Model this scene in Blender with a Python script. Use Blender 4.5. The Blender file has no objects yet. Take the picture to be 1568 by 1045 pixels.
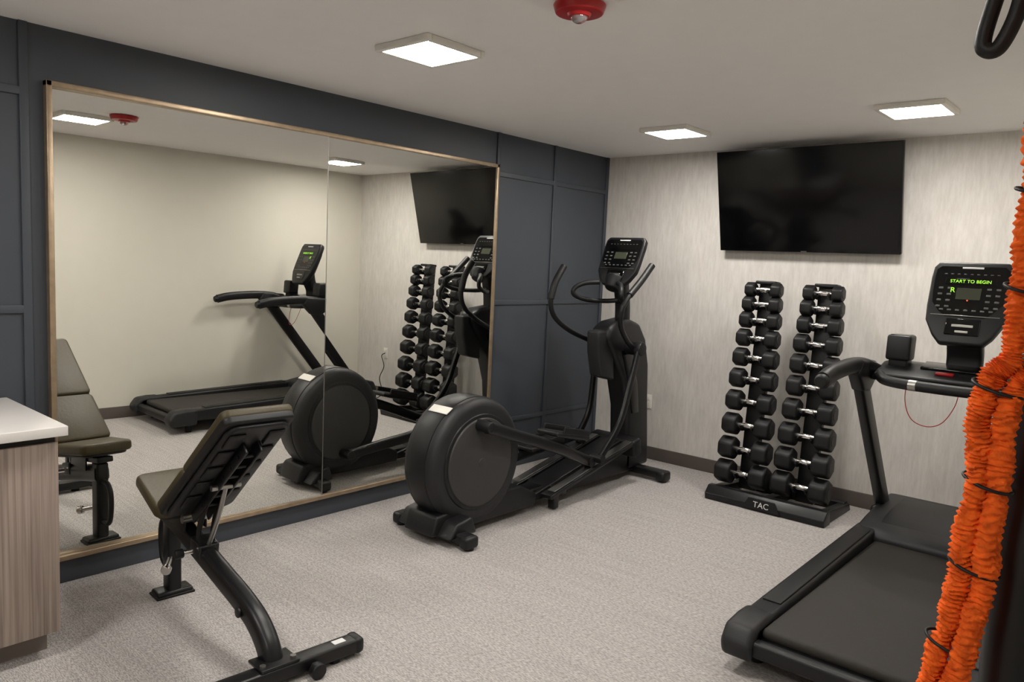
import bpy, bmesh, math, random
from mathutils import Vector, Matrix, noise
random.seed(3)
SC=bpy.context.scene
SC.view_settings.view_transform='Standard'
SC.view_settings.look='None'
SC.view_settings.exposure=0.0

# ---------------------------------------------------------------- materials
def s2l(c):
    return tuple((x/255/12.92 if x/255<=.04045 else ((x/255+.055)/1.055)**2.4) for x in c)
def mat(name,col,rough=.5,metal=0.0,spec=.5,coat=0,bump=0,bscale=200,var=0,vscale=8,stretch=(1,1,1)):
    m=bpy.data.materials.new(name);m.use_nodes=True;nt=m.node_tree
    b=nt.nodes['Principled BSDF'];c=s2l(col)
    b.inputs['Base Color'].default_value=(*c,1);b.inputs['Roughness'].default_value=rough
    b.inputs['Metallic'].default_value=metal;b.inputs['Specular IOR Level'].default_value=spec
    b.inputs['Coat Weight'].default_value=coat
    tc=nt.nodes.new('ShaderNodeTexCoord');mp=nt.nodes.new('ShaderNodeMapping')
    mp.inputs['Scale'].default_value=stretch
    nt.links.new(tc.outputs['Object'],mp.inputs['Vector'])
    n=nt.nodes.new('ShaderNodeTexNoise');n.inputs['Scale'].default_value=vscale;n.inputs['Detail'].default_value=5
    nt.links.new(mp.outputs[0],n.inputs['Vector'])
    r=nt.nodes.new('ShaderNodeValToRGB')
    v=var if var>0 else .04
    r.color_ramp.elements[0].position=.3;r.color_ramp.elements[1].position=.7
    r.color_ramp.elements[0].color=(*[x*(1-v) for x in c],1);r.color_ramp.elements[1].color=(*[min(1,x*(1+v)) for x in c],1)
    nt.links.new(n.outputs['Fac'],r.inputs[0]);nt.links.new(r.outputs[0],b.inputs['Base Color'])
    if bump>0:
        n2=nt.nodes.new('ShaderNodeTexNoise');n2.inputs['Scale'].default_value=bscale
        nt.links.new(tc.outputs['Object'],n2.inputs['Vector'])
        bp=nt.nodes.new('ShaderNodeBump');bp.inputs['Strength'].default_value=bump;bp.inputs['Distance'].default_value=.002
        nt.links.new(n2.outputs['Fac'],bp.inputs['Height']);nt.links.new(bp.outputs[0],b.inputs['Normal'])
    return m
def emat(name,col,st):
    m=bpy.data.materials.new(name);m.use_nodes=True;nt=m.node_tree;nt.nodes.clear()
    e=nt.nodes.new('ShaderNodeEmission');e.inputs[0].default_value=(*col,1);e.inputs[1].default_value=st
    o=nt.nodes.new('ShaderNodeOutputMaterial');nt.links.new(e.outputs[0],o.inputs[0]);return m

M_plastic=mat('black_plastic',(20,20,22),.42,spec=.38,bump=.25,bscale=500)
M_plastic2=mat('charcoal_plastic',(31,31,33),.48,spec=.4,bump=.3,bscale=400)
M_gloss=mat('gloss_black',(9,9,10),.12,spec=.4)
M_powder=mat('black_powdercoat',(16,16,18),.38,spec=.4)
M_rubber=mat('black_rubber',(17,17,18),.5,spec=.4,bump=.2,bscale=300)
M_disc=mat('grey_disc',(54,53,53),.45,spec=.4)
M_chrome=mat('chrome',(222,220,218),.18,1.0)
M_steel=mat('brushed_steel',(170,168,164),.35,1.0)
M_vinyl=mat('vinyl_upholstery',(66,58,38),.46,spec=.3,bump=.6,bscale=60)  # black vinyl; the olive brown paints in reflected wall and ceiling
M_belt=mat('treadmill_belt',(50,47,44),.7,spec=.35,bump=.5,bscale=600,var=.06,vscale=60)
M_slate=mat('slate_paint',(61,66,74),.5,var=.02)
M_cream=mat('cream_paint',(212,208,197),.75,bump=.1,bscale=250,var=.01)
M_ceil=mat('ceiling_paint',(240,238,237),.85,bump=.1,bscale=250,var=.01)
M_baseb=mat('baseboard_brown',(84,76,72),.5)
M_gold=mat('brushed_bronze_frame',(170,150,126),.35,.7,var=.12,vscale=20)
M_screen=mat('tv_screen',(5,5,6),.14,spec=.4)
M_white=mat('white_plastic',(225,222,215),.4)
M_red=mat('red_plastic',(165,18,22),.3)
M_orange=mat('orange_sleeve',(242,98,30),.85,spec=.2,bump=1.0,bscale=220,var=.3,vscale=50)
M_logo=mat('white_print',(215,215,215),.6)
M_button=mat('grey_button',(85,85,85),.5)
M_lcd=mat('lcd_olive',(58,62,50),.25)
M_quartz=mat('white_quartz',(222,219,216),.22,var=.03,vscale=3)
M_dark=mat('gap_shade',(35,31,28),.7)  # dark colour standing in for shade in the cabinet slot
M_kick=mat('toe_kick',(120,112,104),.6)
M_light=emat('panel_light',(1.0,.955,.89),82)
M_green=emat('led_green',(.45,1,.08),1.3)
M_redled=emat('led_red',(1,.15,.05),1.2)

# dome glass
M_dome=mat('clear_dome',(235,235,235),.05);M_dome.node_tree.nodes['Principled BSDF'].inputs['Transmission Weight'].default_value=.85

M_mirror=bpy.data.materials.new('mirror_glass');M_mirror.use_nodes=True
b=M_mirror.node_tree.nodes['Principled BSDF'];b.inputs['Metallic'].default_value=1;b.inputs['Roughness'].default_value=0.0
b.inputs['Base Color'].default_value=(.90,.90,.86,1)

def wallpaper():
    m=bpy.data.materials.new('brushed_wallpaper');m.use_nodes=True;nt=m.node_tree;N=nt.nodes;L=nt.links
    b=N['Principled BSDF'];b.inputs['Roughness'].default_value=.7
    tc=N.new('ShaderNodeTexCoord');mp=N.new('ShaderNodeMapping');mp.inputs['Scale'].default_value=(42,42,7)
    L.new(tc.outputs['Object'],mp.inputs[0]);n=N.new('ShaderNodeTexNoise');n.inputs['Scale'].default_value=1;n.inputs['Detail'].default_value=9;n.inputs['Roughness'].default_value=.7
    L.new(mp.outputs[0],n.inputs['Vector'])
    r=N.new('ShaderNodeValToRGB');r.color_ramp.elements[0].position=.34;r.color_ramp.elements[1].position=.60
    r.color_ramp.elements[0].color=(*s2l((201,196,190)),1);r.color_ramp.elements[1].color=(*s2l((215,211,206)),1)
    L.new(n.outputs['Fac'],r.inputs[0])
    mp2=N.new('ShaderNodeMapping');mp2.inputs['Scale'].default_value=(6,6,1.8);L.new(tc.outputs['Object'],mp2.inputs[0])
    n2=N.new('ShaderNodeTexNoise');n2.inputs['Scale'].default_value=1.6;n2.inputs['Detail'].default_value=5;L.new(mp2.outputs[0],n2.inputs['Vector'])
    r2=N.new('ShaderNodeValToRGB');r2.color_ramp.elements[0].position=.35;r2.color_ramp.elements[1].position=.65
    r2.color_ramp.elements[0].color=(.92,.92,.92,1);r2.color_ramp.elements[1].color=(1,1,1,1);L.new(n2.outputs['Fac'],r2.inputs[0])
    mx=N.new('ShaderNodeMix');mx.data_type='RGBA';mx.blend_type='MULTIPLY';mx.inputs[0].default_value=1
    L.new(r.outputs[0],mx.inputs[6]);L.new(r2.outputs[0],mx.inputs[7]);L.new(mx.outputs[2],b.inputs['Base Color'])
    return m
M_paper=wallpaper()
def carpet():
    m=bpy.data.materials.new('woven_carpet');m.use_nodes=True;nt=m.node_tree;N=nt.nodes;L=nt.links
    b=N['Principled BSDF'];b.inputs['Roughness'].default_value=.95;b.inputs['Specular IOR Level'].default_value=.15
    tc=N.new('ShaderNodeTexCoord')
    # short woven dashes
    mp=N.new('ShaderNodeMapping');mp.inputs['Scale'].default_value=(62,250,1);mp.inputs['Rotation'].default_value=(0,0,.10);L.new(tc.outputs['Object'],mp.inputs[0])
    n=N.new('ShaderNodeTexNoise');n.inputs['Scale'].default_value=1;n.inputs['Detail'].default_value=1.5;L.new(mp.outputs[0],n.inputs['Vector'])
    r=N.new('ShaderNodeValToRGB');r.color_ramp.elements[0].position=.36;r.color_ramp.elements[1].position=.62
    r.color_ramp.elements[0].color=(*s2l((146,141,139)),1);r.color_ramp.elements[1].color=(*s2l((190,185,182)),1)
    L.new(n.outputs['Fac'],r.inputs[0])
    # long yarn streaks
    mp3=N.new('ShaderNodeMapping');mp3.inputs['Scale'].default_value=(1.3,34,1);L.new(tc.outputs['Object'],mp3.inputs[0])
    n3=N.new('ShaderNodeTexNoise');n3.inputs['Scale'].default_value=2;n3.inputs['Detail'].default_value=6;L.new(mp3.outputs[0],n3.inputs['Vector'])
    r3=N.new('ShaderNodeValToRGB');r3.color_ramp.elements[0].position=.35;r3.color_ramp.elements[1].position=.65
    r3.color_ramp.elements[0].color=(.85,.85,.85,1);r3.color_ramp.elements[1].color=(1,1,1,1);L.new(n3.outputs['Fac'],r3.inputs[0])
    mx=N.new('ShaderNodeMix');mx.data_type='RGBA';mx.blend_type='MULTIPLY';mx.inputs[0].default_value=1
    L.new(r.outputs[0],mx.inputs[6]);L.new(r3.outputs[0],mx.inputs[7]);L.new(mx.outputs[2],b.inputs['Base Color'])
    bp=N.new('ShaderNodeBump');bp.inputs['Strength'].default_value=.25;bp.inputs['Distance'].default_value=.002
    L.new(n.outputs['Fac'],bp.inputs['Height']);L.new(bp.outputs[0],b.inputs['Normal'])
    return m
M_carpet=carpet()
def wood():
    m=bpy.data.materials.new('grey_oak_laminate');m.use_nodes=True;nt=m.node_tree;N=nt.nodes;L=nt.links
    b=N['Principled BSDF'];b.inputs['Roughness'].default_value=.55
    tc=N.new('ShaderNodeTexCoord');mp=N.new('ShaderNodeMapping');mp.inputs['Scale'].default_value=(85,85,1.8);L.new(tc.outputs['Object'],mp.inputs[0])
    n=N.new('ShaderNodeTexNoise');n.inputs['Scale'].default_value=1;n.inputs['Detail'].default_value=7;n.inputs['Distortion'].default_value=.3;L.new(mp.outputs[0],n.inputs['Vector'])
    r=N.new('ShaderNodeValToRGB');r.color_ramp.elements[0].position=.32;r.color_ramp.elements[1].position=.66
    r.color_ramp.elements[0].color=(*s2l((124,109,101)),1);r.color_ramp.elements[1].color=(*s2l((165,150,140)),1)
    L.new(n.outputs['Fac'],r.inputs[0]);L.new(r.outputs[0],b.inputs['Base Color']);return m
M_wood=wood()

# ---------------------------------------------------------------- geometry helpers
class G:
    def __init__(s,name,loc=(0,0,0),rz=0,local=False):
        e=bpy.data.objects.new(name,None);SC.collection.objects.link(e);e.empty_display_size=.1
        e.location=loc;e.rotation_euler=(0,0,rz);s.e=e
        s.inv=Matrix.Identity(4) if local else (Matrix.Translation(loc)@Matrix.Rotation(rz,4,'Z')).inverted()
def finish(bm,name,g,m,bevel=0,segs=3,ang=30,sharp=42):
    bmesh.ops.recalc_face_normals(bm,faces=bm.faces)
    if bevel>0:
        es=[e for e in bm.edges if len(e.link_faces)==2 and e.calc_face_angle(0)>math.radians(ang)]
        bmesh.ops.bevel(bm,geom=es,offset=bevel,segments=segs,profile=.5,affect='EDGES',clamp_overlap=True)
    for f in bm.faces:f.smooth=True
    for e in bm.edges:
        if len(e.link_faces)==2 and e.calc_face_angle(0)>math.radians(sharp):e.smooth=False
    me=bpy.data.meshes.new(name);bm.to_mesh(me);bm.free()
    me.materials.append(m);o=bpy.data.objects.new(name,me);SC.collection.objects.link(o)
    if g is not None:
        o.parent=g.e;o.matrix_parent_inverse=g.inv
    return o
def rotm(rot):
    return Matrix.Rotation(rot[2],4,'Z')@Matrix.Rotation(rot[1],4,'Y')@Matrix.Rotation(rot[0],4,'X')
def box(name,c,s,g,m,bevel=.004,rot=(0,0,0),segs=3,pre=None):
    bm=bmesh.new();bmesh.ops.create_cube(bm,size=1)
    bmesh.ops.transform(bm,matrix=Matrix.Translation(c)@rotm(rot)@Matrix.Diagonal((*s,1)),verts=bm.verts)
    return finish(bm,name,g,m,bevel,segs)
def bb(name,x0,x1,y0,y1,z0,z1,g,m,bevel=.0,segs=3):
    return box(name,((x0+x1)/2,(y0+y1)/2,(z0+z1)/2),(x1-x0,y1-y0,z1-z0),g,m,bevel,segs=segs)
def cyl(name,p0,p1,r,g,m,r2=None,n=28,bevel=0):
    p0=Vector(p0);p1=Vector(p1);d=p1-p0
    bm=bmesh.new();bmesh.ops.create_cone(bm,cap_ends=True,segments=n,radius1=r,radius2=r if r2 is None else r2,depth=d.length)
    q=d.to_track_quat('Z','Y').to_matrix().to_4x4()
    bmesh.ops.transform(bm,matrix=Matrix.Translation((p0+p1)/2)@q,verts=bm.verts)
    return finish(bm,name,g,m,bevel,3,ang=50)
def prism(name,prof,axis,a,b_,g,m,bevel=.01,segs=3,mtx=None,ang=30):
    bm=bmesh.new();lo=[];hi=[]
    for (u,v) in prof:
        P=lambda w:{'x':(w,u,v),'y':(u,w,v),'z':(u,v,w)}[axis]
        lo.append(bm.verts.new(P(a)));hi.append(bm.verts.new(P(b_)))
    n=len(prof);bm.faces.new(lo);bm.faces.new(hi[::-1])
    for i in range(n):bm.faces.new((lo[i],hi[i],hi[(i+1)%n],lo[(i+1)%n]))
    if mtx is not None:bmesh.ops.transform(bm,matrix=mtx,verts=bm.verts)
    return finish(bm,name,g,m,bevel,segs,ang)
def smoothp(pts,sub=8,closed=False):
    P=[Vector(p) for p in pts];n=len(P);out=[]
    rng=range(n) if closed else range(n-1)
    for i in rng:
        p0=P[(i-1)%n] if closed or i>0 else P[0]*2-P[1]
        p1=P[i];p2=P[(i+1)%n]
        p3=P[(i+2)%n] if closed or i+2<n else P[-1]*2-P[-2]
        for k in range(sub):
            t=k/sub;t2=t*t;t3=t2*t
            out.append(.5*((2*p1)+(-p0+p2)*t+(2*p0-5*p1+4*p2-p3)*t2+(-p0+3*p1-3*p2+p3)*t3))
    if not closed:out.append(P[-1])
    return out
def rrect(w,h,r,k=3):
    o=[]
    for cx,cy,a0 in((w/2-r,h/2-r,0),(-w/2+r,h/2-r,90),(-w/2+r,-h/2+r,180),(w/2-r,-h/2+r,270)):
        for i in range(k+1):
            a=math.radians(a0+90*i/k);o.append((cx+r*math.cos(a),cy+r*math.sin(a)))
    return o
def sweep(name,pts,g,m,r=.02,sec=None,side=None,closed=False,sub=8,n=14,rad=None,smooth=True,jit=0):
    P=smoothp(pts,sub,closed) if smooth else [Vector(p) for p in pts]
    N=len(P)
    if sec is None:sec=[(math.cos(2*math.pi*i/n)*r,math.sin(2*math.pi*i/n)*r) for i in range(n)]
    bm=bmesh.new();rings=[];prev=None
    for i in range(N):
        if closed:t=P[(i+1)%N]-P[(i-1)%N]
        else:t=P[min(i+1,N-1)]-P[max(i-1,0)]
        t.normalize()
        if side is not None:
            a=Vector(side);a=(a-t*a.dot(t)).normalized()
        else:
            if prev is None:
                a=t.orthogonal().normalized()
            else:
                a=(prev-t*prev.dot(t)).normalized()
        prev=a;bvec=t.cross(a)
        ring=[]
        for j,(u,v) in enumerate(sec):
            k=rad(i,j,len(sec)) if rad else 1
            ring.append(bm.verts.new(P[i]+a*u*k+bvec*v*k))
        rings.append(ring)
    S=len(sec)
    for i in range(N if closed else N-1):
        A=rings[i];B=rings[(i+1)%N]
        for j in range(S):bm.faces.new((A[j],A[(j+1)%S],B[(j+1)%S],B[j]))
    if not closed:
        bm.faces.new(rings[0][::-1]);bm.faces.new(rings[-1])
    return finish(bm,name,g,m,0,sharp=55)
def join(objs,name):
    bm=bmesh.new();mats=[]
    for o in objs:
        mi=[]
        for mm in o.data.materials:
            if mm not in mats:mats.append(mm)
            mi.append(mats.index(mm))
        st=len(bm.faces);bm.from_mesh(o.data);bm.faces.ensure_lookup_table()
        for f in bm.faces[st:]:f.material_index=mi[0]
    me=bpy.data.meshes.new(name);bm.to_mesh(me);bm.free()
    for mm in mats:me.materials.append(mm)
    o=bpy.data.objects.new(name,me);SC.collection.objects.link(o)
    o.parent=objs[0].parent;o.matrix_parent_inverse=objs[0].matrix_parent_inverse
    for q in objs:bpy.data.objects.remove(q)
    return o
def text(name,body,size,mtx,g,m,ex=.0006):
    c=bpy.data.curves.new(name,'FONT');c.body=body;c.size=size;c.extrude=ex;c.align_x='CENTER';c.align_y='CENTER'
    c.materials.append(m);o=bpy.data.objects.new(name,c);SC.collection.objects.link(o)
    o.parent=g.e;o.matrix_parent_inverse=g.inv;o.matrix_basis=mtx;return o

# ---------------------------------------------------------------- room shell
H=2.5;W=3.52;XR=4.9;YF=-7.2;YE=-3.42
bb('floor',-.15,XR+.15,YF-.15,.15,-.1,0,None,M_carpet)
bb('ceiling',-.15,XR+.15,YF-.15,.15,H,H+.1,None,M_ceil)
bb('wall_left',-.15,0,YF-.15,.15,0,H,None,M_slate)
bb('wall_back',0,XR+.15,0,.15,0,H,None,M_paper)
prism('wall_right',[(W,0),(W,YE),(XR,YE),(XR,YE+.12),(W+.12,YE+.12),(W+.12,0)],'z',0,H,None,M_cream,0)
bb('wall_side',XR,XR+.15,YF,0,0,H,None,M_cream)
bb('wall_front',0,XR,YF-.15,YF,0,H,None,M_cream)
bb('baseboard_back',0.012,W,-.014,0,0,.105,None,M_baseb,.003)
bb('baseboard_right',W-.014,W,YE,-.014,0,.105,None,M_baseb,.003)
bb('baseboard_left',0,.014,YF,0,0,.112,None,M_slate,.003)
MY0,MY1,MZ0,MZ1=-4.31,-1.413,.1144,2.270
bw=.036;bt=.012;bats=[]
for y in(-5.1,-4.385,-1.39,-.73,-.018):
    bats.append(bb('v',0,bt,y-bw/2,y+bw/2,.112,H,None,M_slate,.003))
for z in(.38,1.28,2.21):
    bats.append(bb('h',0,bt-.001,-1.39,-.02,z-bw/2,z+bw/2,None,M_slate,.003))
    bats.append(bb('h',0,bt-.001,-5.1,-4.385,z-bw/2,z+bw/2,None,M_slate,.003))
join(bats,'trim_1')

# mirror (two leaves, each hung a hair out of parallel with the wall)
g=G('wall_mirror',(0.0,(MY0+MY1)/2,MZ0))
ym=(MY0+MY1)/2
def leaf(nm,y0,y1,x0,x1):
    prism(nm,[(x0-.003,y0),(x0,y0),(x1,y1),(x0-.003,y1)],'z',MZ0+.02,MZ1-.02,g,M_mirror,0)
leaf('glass_panel_1',MY0+.02,ym-.0015,.004,.036)
leaf('glass_panel_2',ym+.0015,MY1-.02,.026,.034)
bb('seam_edge',.0,.0375,ym-.002,ym+.002,MZ0+.02,MZ1-.02,g,M_steel)
fw=.024
bb('frame_top',0,.042,MY0,MY1,MZ1-fw,MZ1,g,M_gold,.003)
bb('frame_bottom',0,.042,MY0,MY1,MZ0,MZ0+fw,g,M_gold,.003)
bb('frame_left',0,.042,MY0,MY0+fw,MZ0,MZ1,g,M_gold,.003)
bb('frame_right',0,.042,MY1-fw,MY1,MZ0,MZ1,g,M_gold,.003)

# ceiling lights
for i,(x,y) in enumerate([(1.19,-3.15),(1.15,-.91),(2.62,-.94),(2.42,-3.43),(1.19,-5.4),(3.0,-5.9)]):
    g=G('ceiling_light',(x,y,H))
    s=.172;t=.146
    fr=[bb('f',x-s,x+s,y-s,y-t,H-.028,H,g,M_white,.004),bb('f',x-s,x+s,y+t,y+s,H-.028,H,g,M_white,.004),
        bb('f',x-s,x-t,y-t,y+t,H-.028,H,g,M_white,.004),bb('f',x+t,x+s,y-t,y+t,H-.028,H,g,M_white,.004)]
    join(fr,'frame')
    bb('diffuser',x-t,x+t,y-t,y+t,H-.027,H-.004,g,M_light)

# fire alarm strobe
g=G('fire_alarm_strobe',(2.08,-3.25,H))
cyl('base',(2.08,-3.25,H-.004),(2.08,-3.25,H-.034),.095,g,M_red,.085,48,.004)
cyl('bezel',(2.08,-3.25,H-.03),(2.08,-3.25,H-.045),.045,g,M_red,.038,32,.003)
bm=bmesh.new();bmesh.ops.create_uvsphere(bm,u_segments=24,v_segments=14,radius=.03)
bmesh.ops.transform(bm,matrix=Matrix.Translation((2.08,-3.25,H-.044))@Matrix.Diagonal((1,1,.8,1)),verts=bm.verts)
finish(bm,'lens',g,M_dome)
cyl('strobe_tube',(2.065,-3.25,H-.05),(2.095,-3.25,H-.05),.006,g,M_steel)

# TV
th=.2366
g=G('wall_television',(1.752,0,2.09))
C=Vector((1.752,-.165,2.093));R=Matrix.Rotation(th,4,'X')
def tvp(x,y,z):return C+R@Vector((x,y,z))
box('bezel',tvp(0,.018,0),(1.265,.034,.727),g,M_gloss,.004,(th,0,0))
box('screen',tvp(0,.0,.004),(1.243,.004,.700),g,M_screen,.001,(th,0,0))
box('rear_housing',tvp(0,.045,-.06),(.8,.03,.42),g,M_plastic,.012,(th,0,0))
box('logo',tvp(0,-.002,-.357),(.04,.003,.006),g,M_steel,.0,(th,0,0))
bb('mount_plate',1.55,1.95,-.03,0,1.92,2.2,g,M_powder,.003)
cyl('mount_arm_1',(1.62,-.02,2.15),(1.62,-.14,2.18),.015,g,M_powder);cyl('mount_arm_2',(1.88,-.02,2.15),(1.88,-.14,2.18),.015,g,M_powder)

# outlets
for nm,x,z in(('wall_outlet',.53,.48),('wall_outlet',3.0,.50)):
    g=G(nm,(x,0,z))
    box('plate',(x,-.004,z),(.072,.008,.115),g,M_white,.003)
    box('socket_1',(x,-.009,z+.025),(.033,.004,.028),g,M_quartz,.002)
    box('socket_2',(x,-.009,z-.025),(.033,.004,.028),g,M_quartz,.002)

# ---------------------------------------------------------------- cabinet
g=G('base_cabinet',(.35,-5.6,0))
bb('carcass',.016,.68,-6.9,-4.50,.10,.85,g,M_wood)
bb('toe_kick',.016,.61,-6.88,-4.52,0,.10,g,M_kick)
bb('shade_strip',.02,.685,-6.9,-4.505,.835,.863,g,M_dark)  # dark strip painted as the shade between doors and countertop
for i in range(4):
    y1=-4.50-i*.6
    bb('door_panel_%d'%(i+1),.68,.70,y1-.597,y1,.10,.835,g,M_wood,.0015)
    box('pull_%d'%(i+1),(.705,y1-.3,.845),(.022,.16,.008),g,M_powder,.002)
bb('countertop',.016,.735,-6.92,-4.475,.863,.90,g,M_quartz,.003)

# ---------------------------------------------------------------- console builder
def console(g,cx,ty,tz,by,bz,wt,wb,th=.05,led=False):
    up=Vector((0,ty-by,tz-bz));hh=up.length;up.normalize();ex=Vector((1,0,0));nrm=ex.cross(up)
    if nrm.y>0:nrm=-nrm
    c=Vector((cx,(ty+by)/2,(tz+bz)/2))
    Mx=Matrix(((ex.x,up.x,nrm.x,c.x),(ex.y,up.y,nrm.y,c.y),(ex.z,up.z,nrm.z,c.z),(0,0,0,1)))
    def outline(k,ins=0):
        a=wt/2*k-ins;b_=wb/2*k-ins;h=hh/2*k-ins
        P=[(-a*.86,h),(a*.86,h),(a*.98,h*.86),(a,h*.6),(a*.985,-h*.1),(a*.95,-h*.45),(b_,-h*.80),(b_*.72,-h),(-b_*.72,-h),(-b_,-h*.80),(-a*.95,-h*.45),(-a*.985,-h*.1),(-a,h*.6),(-a*.98,h*.86)]
        return P
    prism('console_shell',outline(1),'z',-th,0,g,M_plastic,.012,4,Mx,ang=40)
    prism('console_rear_bulge',outline(.72),'z',-th-.035,-th+.005,g,M_plastic,.015,3,Mx,ang=40)
    prism('console_face',[(x*.9,y*.62+hh*.13) for x,y in outline(1)],'z',-.001,.003,g,M_gloss,.001,1,Mx,ang=40)
    def pb(nm,x,y,w,h,m,z=.004,t=.003,bv=.001):
        bm=bmesh.new();bmesh.ops.create_cube(bm,size=1)
        bmesh.ops.transform(bm,matrix=Mx@Matrix.Translation((x,y,z))@Matrix.Diagonal((w,h,t,1)),verts=bm.verts)
        return finish(bm,nm,g,m,bv,1)
    pb('lcd',0,hh*.10,wt*.30,hh*.14,M_lcd)
    pb('brand_strip',0,hh*.42,wt*.26,hh*.022,M_logo,z=.004)
    bs=[]
    for sx in(-1,1):
        for r_ in range(4):
            for c_ in range(2):
                bs.append(pb('b',sx*wt*(.24+.11*c_),hh*(.165-.075*r_),wt*.055,hh*.022,M_button))
    for k in range(7):bs.append(pb('b',wt*(-.3+.1*k),-hh*.10,wt*.05,hh*.018,M_button))
    for k in range(9):bs.append(pb('b',wt*(-.32+.08*k),hh*.34,wt*.035,hh*.010,M_button))
    join(bs,'buttons')
    pb('led_window',0,hh*.25,wt*.62,hh*.075,M_screen)
    pb('accent_line',0,-hh*.165,wt*.84,hh*.008,M_steel,z=.004)
    pb('lower_pocket',0,-hh*.30,wt*.42,hh*.20,M_gloss,z=.002,t=.01,bv=.004)
    pb('quick_keys',0,-hh*.29,wt*.26,hh*.03,M_steel,z=.008)
    pb('quick_keys_2',0,-hh*.36,wt*.16,hh*.026,M_steel,z=.008)
    if led:
        text('led_text','START TO BEGIN',hh*.053,Mx@Matrix.Translation((0,hh*.25,.006)),g,M_green)
        text('led_glyph','R',hh*.085,Mx@Matrix.Translation((-wt*.20,hh*.14,.006)),g,M_green)
        pb('led_dot',0,hh*.02,wt*.02,hh*.015,M_redled,z=.006)
    return Mx

# ---------------------------------------------------------------- elliptical trainer
g=G('elliptical_trainer',(.71,-1.6,0));cx=.71
cy,cz,rr=-2.35,.425,.37
prof=[]
for i in range(48):
    a=2*math.pi*i/48;y=cy+rr*math.cos(a);z=cz+rr*math.sin(a)
    if z<.07:z=.07
    prof.append((y,z))
prism('drum_housing',prof,'x',cx-.13,cx+.13,g,M_plastic2,.05,5,ang=50)
prof2=[(cy+(rr+.005)*math.cos(2*math.pi*i/48),max(.06,cz+(rr+.005)*math.sin(2*math.pi*i/48))) for i in range(48)]
prism('drum_band',prof2,'x',cx-.07,cx+.07,g,M_plastic,.006,2,ang=50)
for sx in(-1,1):
    x=cx+sx*.13;q='r' if sx>0 else 'l'
    cyl('side_ring_'+q,(x-sx*.01,cy,cz),(x+sx*.008,cy,cz),.285,g,M_plastic,.28,64,.004)
    cyl('crank_disc_'+q,(x,cy,cz),(x+sx*.018,cy,cz),.262,g,M_disc,.257,64,.005)
    cyl('axle_'+q,(x,cy,cz),(x+sx*.020,cy,cz),.026,g,M_disc,.024,24,.002)
a=math.radians(124)
box('silver_label',(cx+.01,cy+(rr+.008)*math.cos(a),cz+(rr+.008)*math.sin(a)),(.15,.055,.006),g,M_white,.002,(a-math.pi/2,0,0))
prism('drum_skirt',[(-2.70,.05),(-2.66,.16),(-2.3,.2),(-1.95,.2),(-1.80,.13),(-1.80,.05)],'x',cx-.12,cx+.12,g,M_plastic,.015)
prism('rear_shoulder',[(-2.66,.05),(-2.60,.13),(-2.48,.15),(-2.44,.05)],'x',cx-.22,cx+.22,g,M_plastic,.015)
box('rear_stabilizer',(cx,-2.57,.052),(.60,.085,.06),g,M_powder,.015)
box('rear_cap_r',(cx+.28,-2.57,.045),(.07,.10,.07),g,M_plastic,.02);box('rear_cap_l',(cx-.28,-2.57,.045),(.07,.10,.07),g,M_plastic,.02)
for x in(cx-.28,cx+.28):cyl('levelling_foot',(x,-2.57,0),(x,-2.57,.02),.028,g,M_rubber)
box('front_stabilizer',(cx,-.53,.055),(.66,.09,.06),g,M_powder,.015)
box('front_cap_r',(cx+.30,-.53,.045),(.08,.11,.075),g,M_plastic,.02);box('front_cap_l',(cx-.30,-.53,.045),(.08,.11,.075),g,M_plastic,.02)
for x in(cx-.3,cx+.3):cyl('levelling_foot',(x,-.53,0),(x,-.53,.02),.028,g,M_rubber)
box('spine_beam',(cx,-1.35,.09),(.13,1.6,.085),g,M_powder,.012)
prism('ramp_body',[(-1.80,.06),(-1.80,.10),(-.74,.33),(-.66,.30),(-.66,.06)],'x',cx-.085,cx+.085,g,M_plastic,.01)
ra=math.atan2(.23,1.06)
for sx in(-1,1):
    x=cx+sx*.15
    box('ramp_rail_%d'%(sx+2),(x,-1.24,.205),(.085,1.02,.03),g,M_powder,.006,(ra,0,0))
    box('ramp_track_%d'%(sx+2),(x,-1.22,.226),(.055,.96,.006),g,M_steel,.001,(ra,0,0))
    box('ramp_support_%d'%(sx+2),(x,-1.66,.06),(.05,.05,.1),g,M_powder,.004)
box('ramp_head',(cx,-.74,.27),(.40,.10,.13),g,M_plastic,.02,(ra,0,0))
box('ramp_cross',(cx,-1.60,.115),(.38,.05,.04),g,M_powder,.006)
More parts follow.
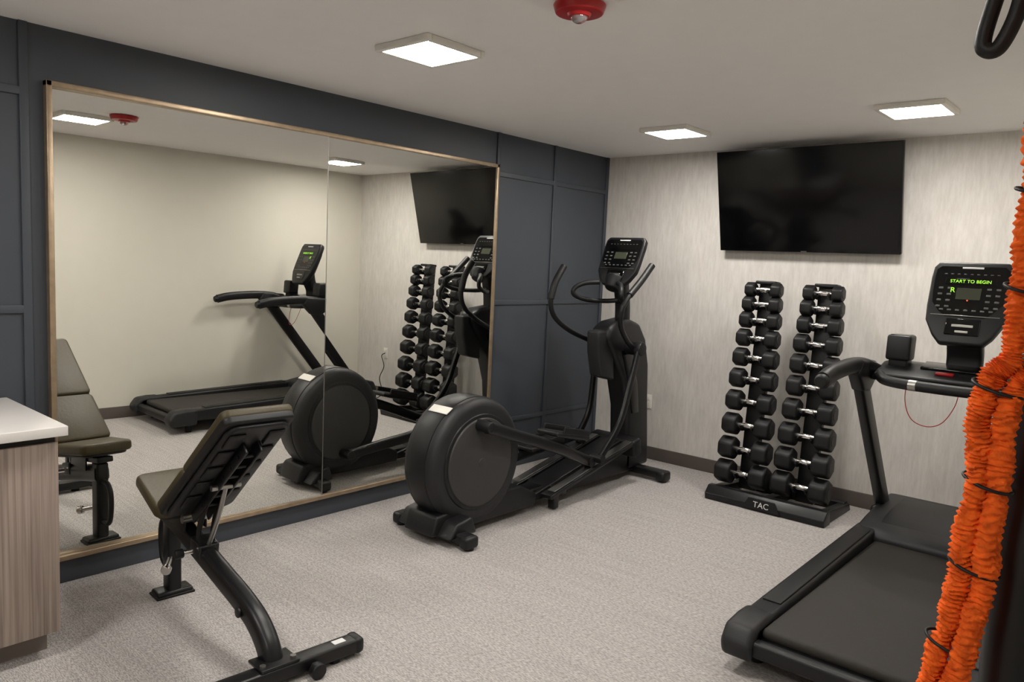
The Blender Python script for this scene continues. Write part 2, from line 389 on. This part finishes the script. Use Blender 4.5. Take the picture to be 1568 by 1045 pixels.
for sx,ang_,nm in((1,math.radians(98),'right'),(-1,math.radians(-82),'left')):
    x=cx+sx*.155
    ey=cy+.225*math.cos(ang_);ez=cz+.225*math.sin(ang_)
    cyl('crank_pin_'+nm,(x-sx*.02,ey,ez),(x+sx*.09,ey,ez),.036,g,M_plastic,.032,28,.006)
    xa=x+sx*.055
    xe=cx+sx*.15
    ry=-1.28 if sx>0 else -.98
    rz=.205+(ry+1.24)*math.tan(ra)+.055
    my=(ey+ry)/2+.1;mz=(ez*.42+rz*.58)+.01
    sweep('pedal_arm_'+nm,[(xa,ey,ez),(xa,ey*.6+my*.4,ez*.6+mz*.4),(xa,my,mz),(xe,ry-.08,rz+.03),(xe,ry,rz)],g,M_powder,sec=rrect(.05,.075,.02),side=(1,0,0))
    cyl('roller_'+nm,(xe-.03,ry,rz-.005),(xe+.03,ry,rz-.005),.033,g,M_rubber)
    py=my+.02;pz=mz+.06
    tilt=-.22 if sx>0 else .05
    box('pedal_'+nm,(xe+sx*.02,py+.1,pz),(.17,.36,.03),g,M_plastic,.012,(tilt,0,0))
    box('pedal_tread_'+nm,(xe+sx*.02,py+.1,pz+.017),(.14,.32,.006),g,M_rubber,.003,(tilt,0,0))
    box('pedal_lip_o_'+nm,(xe+sx*.10,py+.13,pz+.025),(.015,.28,.045),g,M_plastic,.006,(tilt,0,0))
    box('pedal_lip_i_'+nm,(xe-sx*.06,py+.13,pz+.025),(.015,.28,.045),g,M_plastic,.006,(tilt,0,0))
    if sx>0:
        low=[(cx+.19,-.80,1.0),(cx+.205,-.90,.78),(cx+.21,-1.02,.5),(cx+.205,ry+.04,rz+.02)]
    else:
        low=[(cx-.19,-.76,1.0),(cx-.205,-.77,.78),(cx-.21,-.80,.5),(cx-.205,ry+.06,rz+.02)]
    sweep('lower_link_'+nm,low,g,M_powder,sec=rrect(.03,.05,.01),side=(1,0,0))
    cyl('link_joint_'+nm,(xe-.01,low[-1][1],low[-1][2]),(cx+sx*.235,low[-1][1],low[-1][2]),.03,g,M_plastic)
col=[(-.74,.07),(-.71,.32),(-.73,.55),(-.80,.76),(-.95,.97),(-1.03,1.07),(-1.01,1.15),(-.92,1.19),(-.76,1.21),(-.62,1.17),(-.52,1.05),(-.46,.85),(-.44,.6),(-.41,.35),(-.38,.07)]
prism('column_shroud',col,'x',cx-.085,cx+.085,g,M_plastic,.035,4,ang=25)
prism('column_side_recess',[(-.68,.5),(-.74,.72),(-.86,.98),(-.72,.98),(-.62,.72),(-.58,.5)],'x',cx-.09,cx+.09,g,M_gloss,.004,2)
prism('bottle_holder',[(-1.05,.80),(-1.10,.98),(-1.11,1.13),(-.93,1.13),(-.90,.92),(-.88,.76)],'x',cx-.055,cx+.055,g,M_plastic2,.02,3)
cyl('pivot_hub',(cx-.17,-.78,1.0),(cx+.17,-.78,1.0),.048,g,M_powder)
for sx in(-1,1):cyl('pivot_cap_%d'%(sx+2),(cx+sx*.165,-.78,1.0),(cx+sx*.215,-.78,1.0),.058,g,M_plastic,.05,32,.008)
sweep('neck',[(cx,-.74,1.15),(cx,-.75,1.30),(cx,-.78,1.45),(cx,-.78,1.55)],g,M_plastic,sec=rrect(.10,.075,.02),side=(1,0,0))
console(g,cx,-.745,1.80,-.905,1.455,.34,.25,.045)
cyl('console_boss',(cx,-.91,1.42),(cx,-.86,1.50),.05,g,M_plastic,.075,32,.01)
for sx in(-1,1):
    sweep('fixed_handle_%d'%(sx+2),[(cx,-.80,1.34),(cx+sx*.08,-.86,1.33),(cx+sx*.16,-.98,1.335),(cx+sx*.20,-1.08,1.37),(cx+sx*.195,-1.08,1.42),(cx+sx*.15,-1.02,1.455),(cx+sx*.08,-.95,1.465)],g,M_rubber,r=.017)
R_=[(.86,-.80,1.0),(.885,-.94,1.07),(.92,-1.08,1.18),(.94,-1.11,1.29),(.95,-1.04,1.39),(.955,-.91,1.49),(.955,-.78,1.60)]
L_=[(.56,-.78,1.0),(.54,-.92,1.04),(.50,-1.12,1.12),(.485,-1.27,1.22),(.48,-1.31,1.34),(.485,-1.27,1.46),(.49,-1.19,1.57)]
for nm,pp in(('right',R_),('left',L_)):
    sweep('moving_arm_'+nm,pp,g,M_powder,r=.0185)
    sweep('grip_'+nm,pp[-3:],g,M_rubber,r=.024,n=18)

# ---------------------------------------------------------------- treadmill
g=G('treadmill',(3.0,-1.6,0));cx=3.0
for sx in(-1,1):
    xo=cx+sx*.44;xi=cx+sx*.325
    x0,x1=min(xo,xi),max(xo,xi)
    prism('side_rail_%d'%(sx+2),[(-2.70,.10),(-2.71,.15),(-2.67,.195),(-2.4,.205),(-1.1,.235),(-1.1,.10)],'x',x0,x1,g,M_plastic,.018,4)
    prism('rail_tread_%d'%(sx+2),[(-2.42,.200),(-2.42,.212),(-1.22,.240),(-1.22,.225)],'x',x0+.02,x1-.015,g,M_rubber,.004)
    prism('rear_cap_%d'%(sx+2),[(-2.73,.065),(-2.75,.13),(-2.70,.197),(-2.60,.207),(-2.50,.205),(-2.50,.065)],'x',x0-.014 if sx<0 else x0,x1 if sx<0 else x1+.014,g,M_plastic2,.026,4)
    cyl('foot_%d'%(sx+2),(cx+sx*.37,-2.55,0),(cx+sx*.37,-2.55,.09),.026,g,M_rubber)
    cyl('front_foot_%d'%(sx+2),(cx+sx*.37,-.6,0),(cx+sx*.37,-.6,.1),.03,g,M_rubber)
    sweep('upright_%d'%(sx+2),[(cx+sx*.415,-.66,.16),(cx+sx*.415,-.86,.41),(cx+sx*.415,-1.10,.71),(cx+sx*.415,-1.36,1.04)],g,M_powder,sec=rrect(.055,.10,.015),side=(1,0,0))
    box('upright_base_%d'%(sx+2),(cx+sx*.415,-.72,.20),(.075,.30,.16),g,M_plastic,.03)
    sweep('handrail_%d'%(sx+2),[(cx+sx*.415,-1.93,1.10),(cx+sx*.415,-1.80,1.125),(cx+sx*.415,-1.55,1.14),(cx+sx*.41,-1.36,1.13),(cx+sx*.36,-1.25,1.09)],g,M_plastic,sec=rrect(.062,.080,.028,4),side=(1,0,0))
    cyl('handrail_cap_%d'%(sx+2),(cx+sx*.415,-1.93,1.10),(cx+sx*.415,-1.96,1.095),.036,g,M_rubber,.028,24,.006)
    prism('corner_shroud_%d'%(sx+2),[(-1.50,1.10),(-1.46,1.17),(-1.22,1.15),(-1.20,1.06),(-1.30,.99),(-1.40,1.0)],'x',cx+sx*.415-.035,cx+sx*.415+.035,g,M_plastic,.018,3)
bb('deck_frame',cx-.35,cx+.35,-2.66,-1.0,.085,.14,g,M_powder,.006)
bb('running_belt',cx-.328,cx+.328,-2.64,-1.08,.135,.182,g,M_belt,.02,4)
bb('rear_bar',cx-.34,cx+.34,-2.715,-2.66,.085,.15,g,M_plastic,.015)
prism('motor_hood',[(-1.20,.10),(-1.205,.205),(-1.17,.235),(-1.02,.262),(-.80,.285),(-.58,.295),(-.49,.275),(-.45,.2),(-.45,.07),(-1.0,.07)],'x',cx-.43,cx+.43,g,M_plastic2,.022,4,ang=20)
prism('hood_inlay',[(-1.12,.24),(-1.0,.272),(-.80,.293),(-.62,.300),(-.62,.28),(-1.12,.22)],'x',cx-.33,cx+.33,g,M_plastic,.003,2,ang=20)
text('hood_print','PRECISE',.045,Matrix.Translation((cx+.05,-.72,.3))@Matrix.Rotation(.06,4,'X'),g,M_button)
box('dash_crossbar',(cx,-1.29,1.085),(.78,.07,.055),g,M_plastic,.02)
prism('dash_tray',[(-1.36,1.075),(-1.37,1.10),(-1.20,1.15),(-1.05,1.15),(-1.05,1.08)],'x',cx-.36,cx+.36,g,M_plastic,.012)
box('tray_inlay',(cx-.02,-1.20,1.150),(.30,.12,.012),g,M_gloss,.004,(.18,0,0))
box('safety_stop',(cx-.05,-1.30,1.125),(.08,.025,.012),g,M_red,.004,(.25,0,0))
sweep('front_grip',[(cx-.34,-1.33,1.09),(cx-.28,-1.42,1.075),(cx-.14,-1.46,1.07),(cx+.14,-1.46,1.07),(cx+.28,-1.42,1.075),(cx+.34,-1.33,1.09)],g,M_rubber,r=.026)
for sx in(-1,1):
    cyl('pulse_sensor_%d'%(sx+2),(cx+sx*.13,-1.46,1.07),(cx+sx*.165,-1.456,1.07),.0272,g,M_steel)
    prism('bottle_cup_%d'%(sx+2),[(-.06,-.07),(.05,-.07),(.065,.06),(-.05,.06)],'x',-.058,.058,g,M_plastic,.014,3,Matrix.Translation((cx+sx*.28,-1.21,1.235)))
    prism('bottle_well_%d'%(sx+2),[(-.04,.0),(.05,.0),(.055,.004),(-.038,.004)],'x',-.042,.042,g,M_screen,.0,1,Matrix.Translation((cx+sx*.28,-1.21,1.293)))
    box('cup_bracket_%d'%(sx+2),(cx+sx*.28,-1.20,1.15),(.09,.10,.06),g,M_plastic,.01)
sweep('console_neck',[(cx,-1.14,1.08),(cx,-1.13,1.20),(cx,-1.17,1.30),(cx,-1.19,1.42)],g,M_plastic,sec=rrect(.16,.07,.02),side=(1,0,0))
console(g,cx,-1.14,1.68,-1.31,1.28,.355,.26,.05,True)
sweep('safety_cord',[(cx-.20,-1.36,1.09),(cx-.19,-1.40,.98),(cx-.15,-1.42,.90),(cx-.08,-1.42,.875),(cx-.02,-1.40,.90),(cx+.02,-1.37,.98),(cx+.03,-1.34,1.06)],g,M_red,r=.0022,n=8)
sweep('power_cord',[(3.0,-.012,.50),(3.0,-.06,.47),(2.93,-.08,.36),(2.99,-.09,.22),(2.9,-.12,.06),(2.88,-.3,.02),(2.9,-.47,.12)],g,M_rubber,r=.005,n=8)

# ---------------------------------------------------------------- dumbbell rack
g=G('dumbbell_rack',(1.82,-.4,0))
prism('base_front_beam',[(-.66,.0),(-.67,.045),(-.62,.095),(-.57,.095),(-.55,.0)],'x',1.42,2.24,g,M_powder,.006)
for i,x in enumerate((1.46,1.82,2.20)):
    prism('base_foot_%d'%(i+1),[(-.58,.0),(-.58,.085),(-.15,.05),(-.12,.0)],'x',x-.03,x+.03,g,M_powder,.005)
bb('base_rear_beam',1.45,2.21,-.20,-.13,.0,.06,g,M_powder,.005)
prism('badge_plate',[(1.70,.012),(1.96,.012),(1.92,.088),(1.74,.088)],'y',-.6745,-.664,g,M_rubber,.002,1,None)
text('badge_print','TAC',.055,Matrix.Translation((1.83,-.676,.048))@Matrix.Rotation(math.radians(85),4,'X'),g,M_logo)
zs=[1.465,1.365,1.253,1.127,.990,.842,.684,.517,.347,.178]
def yl(z):return -.45+.10*(z-.14)/1.32
ddb=[]
gd=G('tmp',(0,0,0))
for ti,tx in enumerate((1.60,2.01)):
    a=math.atan2(.10,1.32)
    box('column_%d'%(ti+1),(tx,yl(.78)+.085,.78),(.12,.05,1.46),g,M_powder,.006,(-a,0,0))
    box('column_cap_%d'%(ti+1),(tx,yl(1.5)+.06,1.515),(.15,.09,.022),g,M_plastic,.008,(-a,0,0))
    for k,z in enumerate(zs):
        f=(k+ (.35 if ti else 0))/9.35;hr=.0505+.0325*f;hl=.068+.051*f;gap=.115+.018*f
        y=yl(z)-.03*f
        for sx in(-1,1):
            xx=tx+sx*.043
            prism('saddle_%d_%d_%d'%(ti+1,k,sx+1),[(y+.11,z-.05),(y+.11,z+.0),(y+.025,z-.012),(y,z-.022),(y-.03,z-.008),(y-.042,z+.006),(y-.048,z-.012),(y-.005,z-.042)],'x',xx-.007,xx+.007,g,M_powder,.002,1)
        ddb.append(cyl('h',(tx-gap/2-.01,y,z),(tx+gap/2+.01,y,z),.0165,gd,M_chrome,None,18))
        ddb.append(cyl('h2',(tx-gap*.22,y,z),(tx+gap*.22,y,z),.019,gd,M_chrome,None,18,.002))
        for sx in(-1,1):
            bm=bmesh.new();bmesh.ops.create_cone(bm,cap_ends=True,segments=6,radius1=hr*1.08,radius2=hr*1.08,depth=hl)
            bmesh.ops.transform(bm,matrix=Matrix.Translation((tx+sx*(gap/2+hl/2),y,z))@Matrix.Rotation(math.pi/2,4,'Y')@Matrix.Rotation(math.pi/6,4,'Z'),verts=bm.verts)
            ddb.append(finish(bm,'hd',gd,M_rubber,hr*.22,3,ang=50))
            ddb.append(cyl('fc',(tx+sx*(gap/2+hl-.001),y,z),(tx+sx*(gap/2+hl+.003),y,z),hr*.55,gd,M_plastic2,hr*.5,24))
for o in ddb:o.parent=None;o.matrix_parent_inverse=Matrix.Identity(4)
join(ddb,'dumbbells');bpy.data.objects.remove(gd.e)

# ---------------------------------------------------------------- adjustable bench
g=G('adjustable_bench',(.45,-3.955,0),math.radians(-4),True)
Y=(0,1,0)
box('front_foot',(0,0,.016),(.09,.16,.028),g,M_powder,.012)
box('front_foot_pad',(0,0,.006),(.10,.17,.012),g,M_rubber,.004)
box('front_post',(.0,0,.22),(.075,.06,.42),g,M_powder,.012)
sweep('transport_handle',[(-.02,0,.33),(-.09,0,.33),(-.13,0,.28),(-.13,0,.18),(-.10,0,.12),(-.02,0,.11)],g,M_rubber,r=.013)
sweep('main_beam',[(-.02,0,.37),(.10,0,.35),(.30,0,.31),(.52,0,.262),(.72,0,.218),(.84,0,.175),(.92,0,.11),(.955,0,.03)],g,M_powder,sec=rrect(.075,.09,.028,4),side=Y)
box('rear_foot',(.985,-.02,.045),(.075,.72,.055),g,M_powder,.012)
box('rear_cap_a',(.985,.335,.045),(.083,.045,.065),g,M_plastic,.018);box('rear_cap_b',(.985,-.375,.045),(.083,.045,.065),g,M_plastic,.018)
box('rear_bracket',(.965,0,.078),(.11,.15,.012),g,M_powder,.003)
for yy in(-.06,.06):cyl('bolt',(.995,yy,.08),(.995,yy,.092),.012,g,M_steel,n=6)
box('rear_label',(.985,.26,.0735),(.03,.05,.002),g,M_logo,.0)
for yy in(-.30,.24):
    cyl('rear_levelling_foot',(.985,yy,0),(.985,yy,.022),.024,g,M_rubber)
cyl('rear_wheel_axle',(1.01,.13,.04),(1.06,.13,.035),.010,g,M_steel)
cyl('rear_wheel',(1.035,.13,.03),(1.07,.13,.03),.030,g,M_rubber,None,24,.006)
cyl('beam_cap',(.76,-.05,.20),(.76,-.034,.20),.020,g,M_plastic,None,24,.004)
def pad(nm,c,L,w0,w1,t,ang,m,rc=.045,bv=.018):
    P=[]
    hw=lambda u:(w0+(w1-w0)*(u/L+.5))/2
    for (su,sv,a0) in((1,1,0),(-1,1,90),(-1,-1,180),(1,-1,270)):
        for k in range(6):
            a=math.radians(a0+90*k/5)
            P.append((su*(L/2-rc)+rc*math.cos(a),sv*(hw(su*L/2)-rc)+rc*math.sin(a)))
    return prism(nm,P,'z',-t/2,t/2,g,m,bv,4,Matrix.Translation(c)@Matrix.Rotation(-ang,4,'Y'),ang=50)
pad('seat_pad',(.075,0,.500),.38,.26,.32,.055,-math.radians(9),M_vinyl)
pad('seat_board',(.075,0,.468),.35,.22,.28,.02,-math.radians(9),M_plastic)
box('seat_bracket',(.06,0,.438),(.26,.08,.03),g,M_powder,.006,(0,math.radians(8),0))
cyl('seat_hinge',(.26,-.06,.445),(.26,.06,.445),.02,g,M_steel)
box('seat_hinge_plate_l',(.16,-.045,.42),(.2,.008,.09),g,M_powder,.003);box('seat_hinge_plate_r',(.16,.045,.42),(.2,.008,.09),g,M_powder,.003)
p0=Vector((.27,0,.505));p1=Vector((.815,0,.965));d=(p1-p0);ang=math.atan2(d.z,d.x);d.normalize();nv=Vector((-d.z,0,d.x))
mid=(p0+p1)/2
LL=(p1-p0).length
Ltot=LL+.06;Lo=Ltot*.42;Up=Ltot*.58-.003
pad('back_pad_lower',mid+nv*.012+d*(-Ltot/2+Lo/2),Lo,.315,.30,.040,ang,M_vinyl,.03,.014)
pad('back_pad_upper',mid+nv*.012+d*(Ltot/2-Up/2),Up,.30,.285,.040,ang,M_vinyl,.03,.014)
pad('back_pad_side',mid-nv*.012,Ltot-.004,.312,.282,.036,ang,M_rubber,.03,.010)
pad('back_board',mid-nv*.038,LL+.02,.28,.25,.02,ang,M_plastic)
Rb=(0,-ang,0)
for k in range(5):
    c=mid-nv*.052+d*(-.22+.125*k)
    for yy in(-.078,.078):
        box('back_rib_%d_%s'%(k+1,'a' if yy<0 else 'b'),c+Vector((0,yy,0)),(.095,.065,.012),g,M_rubber,.008,Rb)
for yy in(-.030,.030):
    q0=p0-nv*.068;q1=p0-nv*.068+d*.60
    box('back_rail_%s'%('a' if yy<0 else 'b'),(q0+q1)/2+Vector((0,yy,0)),(.62,.012,.05),g,M_powder,.004,Rb)
for k in range(6):
    c=p0-nv*.075+d*(.12+.085*k)
    cyl('rail_pin_%d'%(k+1),c+Vector((0,-.04,0)),c+Vector((0,.04,0)),.008,g,M_powder,n=12)
cyl('back_hinge',(.26,-.06,.43),(.26,.06,.43),.016,g,M_steel)
q=p0-nv*.080+d*.30
sweep('support_strut',[(q.x,0,q.z),((q.x+.36)/2+.02,0,(q.z+.32)/2),(.36,0,.30)],g,M_steel,r=.010)
for yy in(-.03,.03):
    sweep('strut_side_%s'%('a' if yy<0 else 'b'),[(q.x-.08,yy,q.z-.04),(.37,yy,.42),(.36,yy,.28)],g,M_powder,sec=rrect(.008,.035,.002),side=Y)
cyl('strut_pin',(q.x,-.06,q.z),(q.x,.06,q.z),.012,g,M_steel)
box('strut_bracket',(.35,0,.325),(.10,.085,.07),g,M_powder,.008,(0,.2,0))
cyl('pop_pin',(.35,-.05,.32),(.35,-.105,.32),.011,g,M_chrome);cyl('pop_knob',(.35,-.09,.32),(.35,-.125,.32),.020,g,M_rubber,None,20,.004)
cyl('seat_pop_pin',(.03,-.02,.18),(.09,-.06,.16),.012,g,M_chrome);cyl('seat_pop_knob',(.085,-.055,.162),(.105,-.07,.155),.022,g,M_chrome,None,18,.003)

# ---------------------------------------------------------------- rope / band station on the right
g=G('equipment_post',(3.640,-3.985,0))
cyl('post',(3.640,-3.985,.012),(3.640,-3.985,1.46),.050,g,M_powder,None,32,.004)
cyl('post_cap',(3.640,-3.985,1.46),(3.640,-3.985,1.475),.052,g,M_plastic,.042,32,.004)
box('base_plate',(3.640,-3.985,.008),(.45,.45,.016),g,M_powder,.004)
g=G('resistance_bands',(3.6,-4.05,0))
def sleeve(nm,pts,r,seed):
    L=sum((Vector(pts[i+1])-Vector(pts[i])).length for i in range(len(pts)-1))
    sub=int(max(12,L/.0016/len(pts)))
    def rad(i,j,S):
        s=i*.0016
        a=2*math.pi*j/S
        ca,sa=math.cos(a),math.sin(a)
        w=noise.noise(Vector((ca*.9+seed,sa*.9,s*34)))
        fold=.5+.5*math.sin(s*2*math.pi/.012+6.5*w+1.2*math.sin(a*2+seed))
        big=noise.noise(Vector((ca*.6,sa*.6+seed*2,s*20)))
        fine=noise.noise(Vector((ca*2.4,sa*2.4+seed,s*150)))
        return .78+.24*fold+.42*big+.20*fine
    return sweep(nm,pts,g,M_orange,r=r,sub=sub,n=30,rad=rad)
A=[(3.604,-4.06,2.49),(3.604,-4.07,2.1),(3.602,-4.07,1.86),(3.601,-4.07,1.70),(3.601,-4.07,1.56),(3.597,-4.08,1.46),(3.578,-4.09,1.425),(3.566,-4.09,1.35),(3.572,-4.08,1.25),(3.560,-4.075,1.12),(3.554,-4.07,1.02),(3.531,-4.06,.90),(3.523,-4.05,.78),(3.54,-4.05,.6),(3.585,-4.06,.35)]
B=[(3.625,-4.08,1.44),(3.608,-4.085,1.40),(3.600,-4.08,1.28),(3.598,-4.078,1.14),(3.588,-4.075,1.02),(3.574,-4.07,.90),(3.558,-4.06,.78),(3.575,-4.06,.6),(3.60,-4.065,.35)]
sleeve('orange_sleeve_1',A,.0185,1.0);sleeve('orange_sleeve_2',B,.0195,4.0)
def ring(nm,c,rx,ry,rot):
    pts=[Vector(c)+rotm(rot)@Vector((rx*math.cos(a),ry*math.sin(a),0)) for a in [2*math.pi*i/12 for i in range(12)]]
    sweep(nm,pts,g,M_rubber,r=.0028,closed=True,sub=3,n=8)
for i,(x,y,z,rx) in enumerate([(3.603,-4.07,1.72,.024),(3.602,-4.07,1.57,.024),(3.588,-4.083,1.41,.038),(3.586,-4.078,1.255,.036),(3.578,-4.07,1.11,.038),(3.556,-4.06,.965,.040)]):
    ring('tie_%d'%(i+1),(x,y,z),rx,.026,(.15,.25,0))
g=G('strap_handle',(3.53,-4.0,2.5))
cyl('ceiling_hook_plate',(3.53,-4.0,2.485),(3.53,-4.0,2.5),.04,g,M_powder)
sweep('strap',[(3.53,-4.0,2.49),(3.53,-4.0,2.35),(3.53,-4.0,2.18)],g,M_rubber,sec=rrect(.03,.006,.002),side=(.7,.7,0))
sweep('handle_loop',[(3.53,-4.0,2.18),(3.518,-4.0,2.08),(3.500,-4.0,1.985),(3.506,-4.0,1.962),(3.525,-4.0,1.966),(3.545,-4.0,2.02),(3.552,-4.0,2.10),(3.54,-4.0,2.16)],g,M_rubber,r=.013,closed=True)

# ---------------------------------------------------------------- world, camera
w=bpy.data.worlds.new('World');SC.world=w;w.use_nodes=True
bg=w.node_tree.nodes['Background'];bg.inputs[0].default_value=(.6,.75,1.0,1);bg.inputs[1].default_value=.3

cd=bpy.data.cameras.new('camera');cd.sensor_width=36;cd.lens=1170.32/1568*36;cd.clip_start=.02
co=bpy.data.objects.new('camera',cd);SC.collection.objects.link(co)
rt=Vector((.74979,.6602,.04423));dn=Vector((.10004,-.04704,-.99387));fw_=Vector((-.65407,.74962,-.10132))
m=Matrix((( rt.x,-dn.x,-fw_.x,3.7945),(rt.y,-dn.y,-fw_.y,-5.4998),(rt.z,-dn.z,-fw_.z,1.5737),(0,0,0,1)))
co.matrix_world=m;SC.camera=co
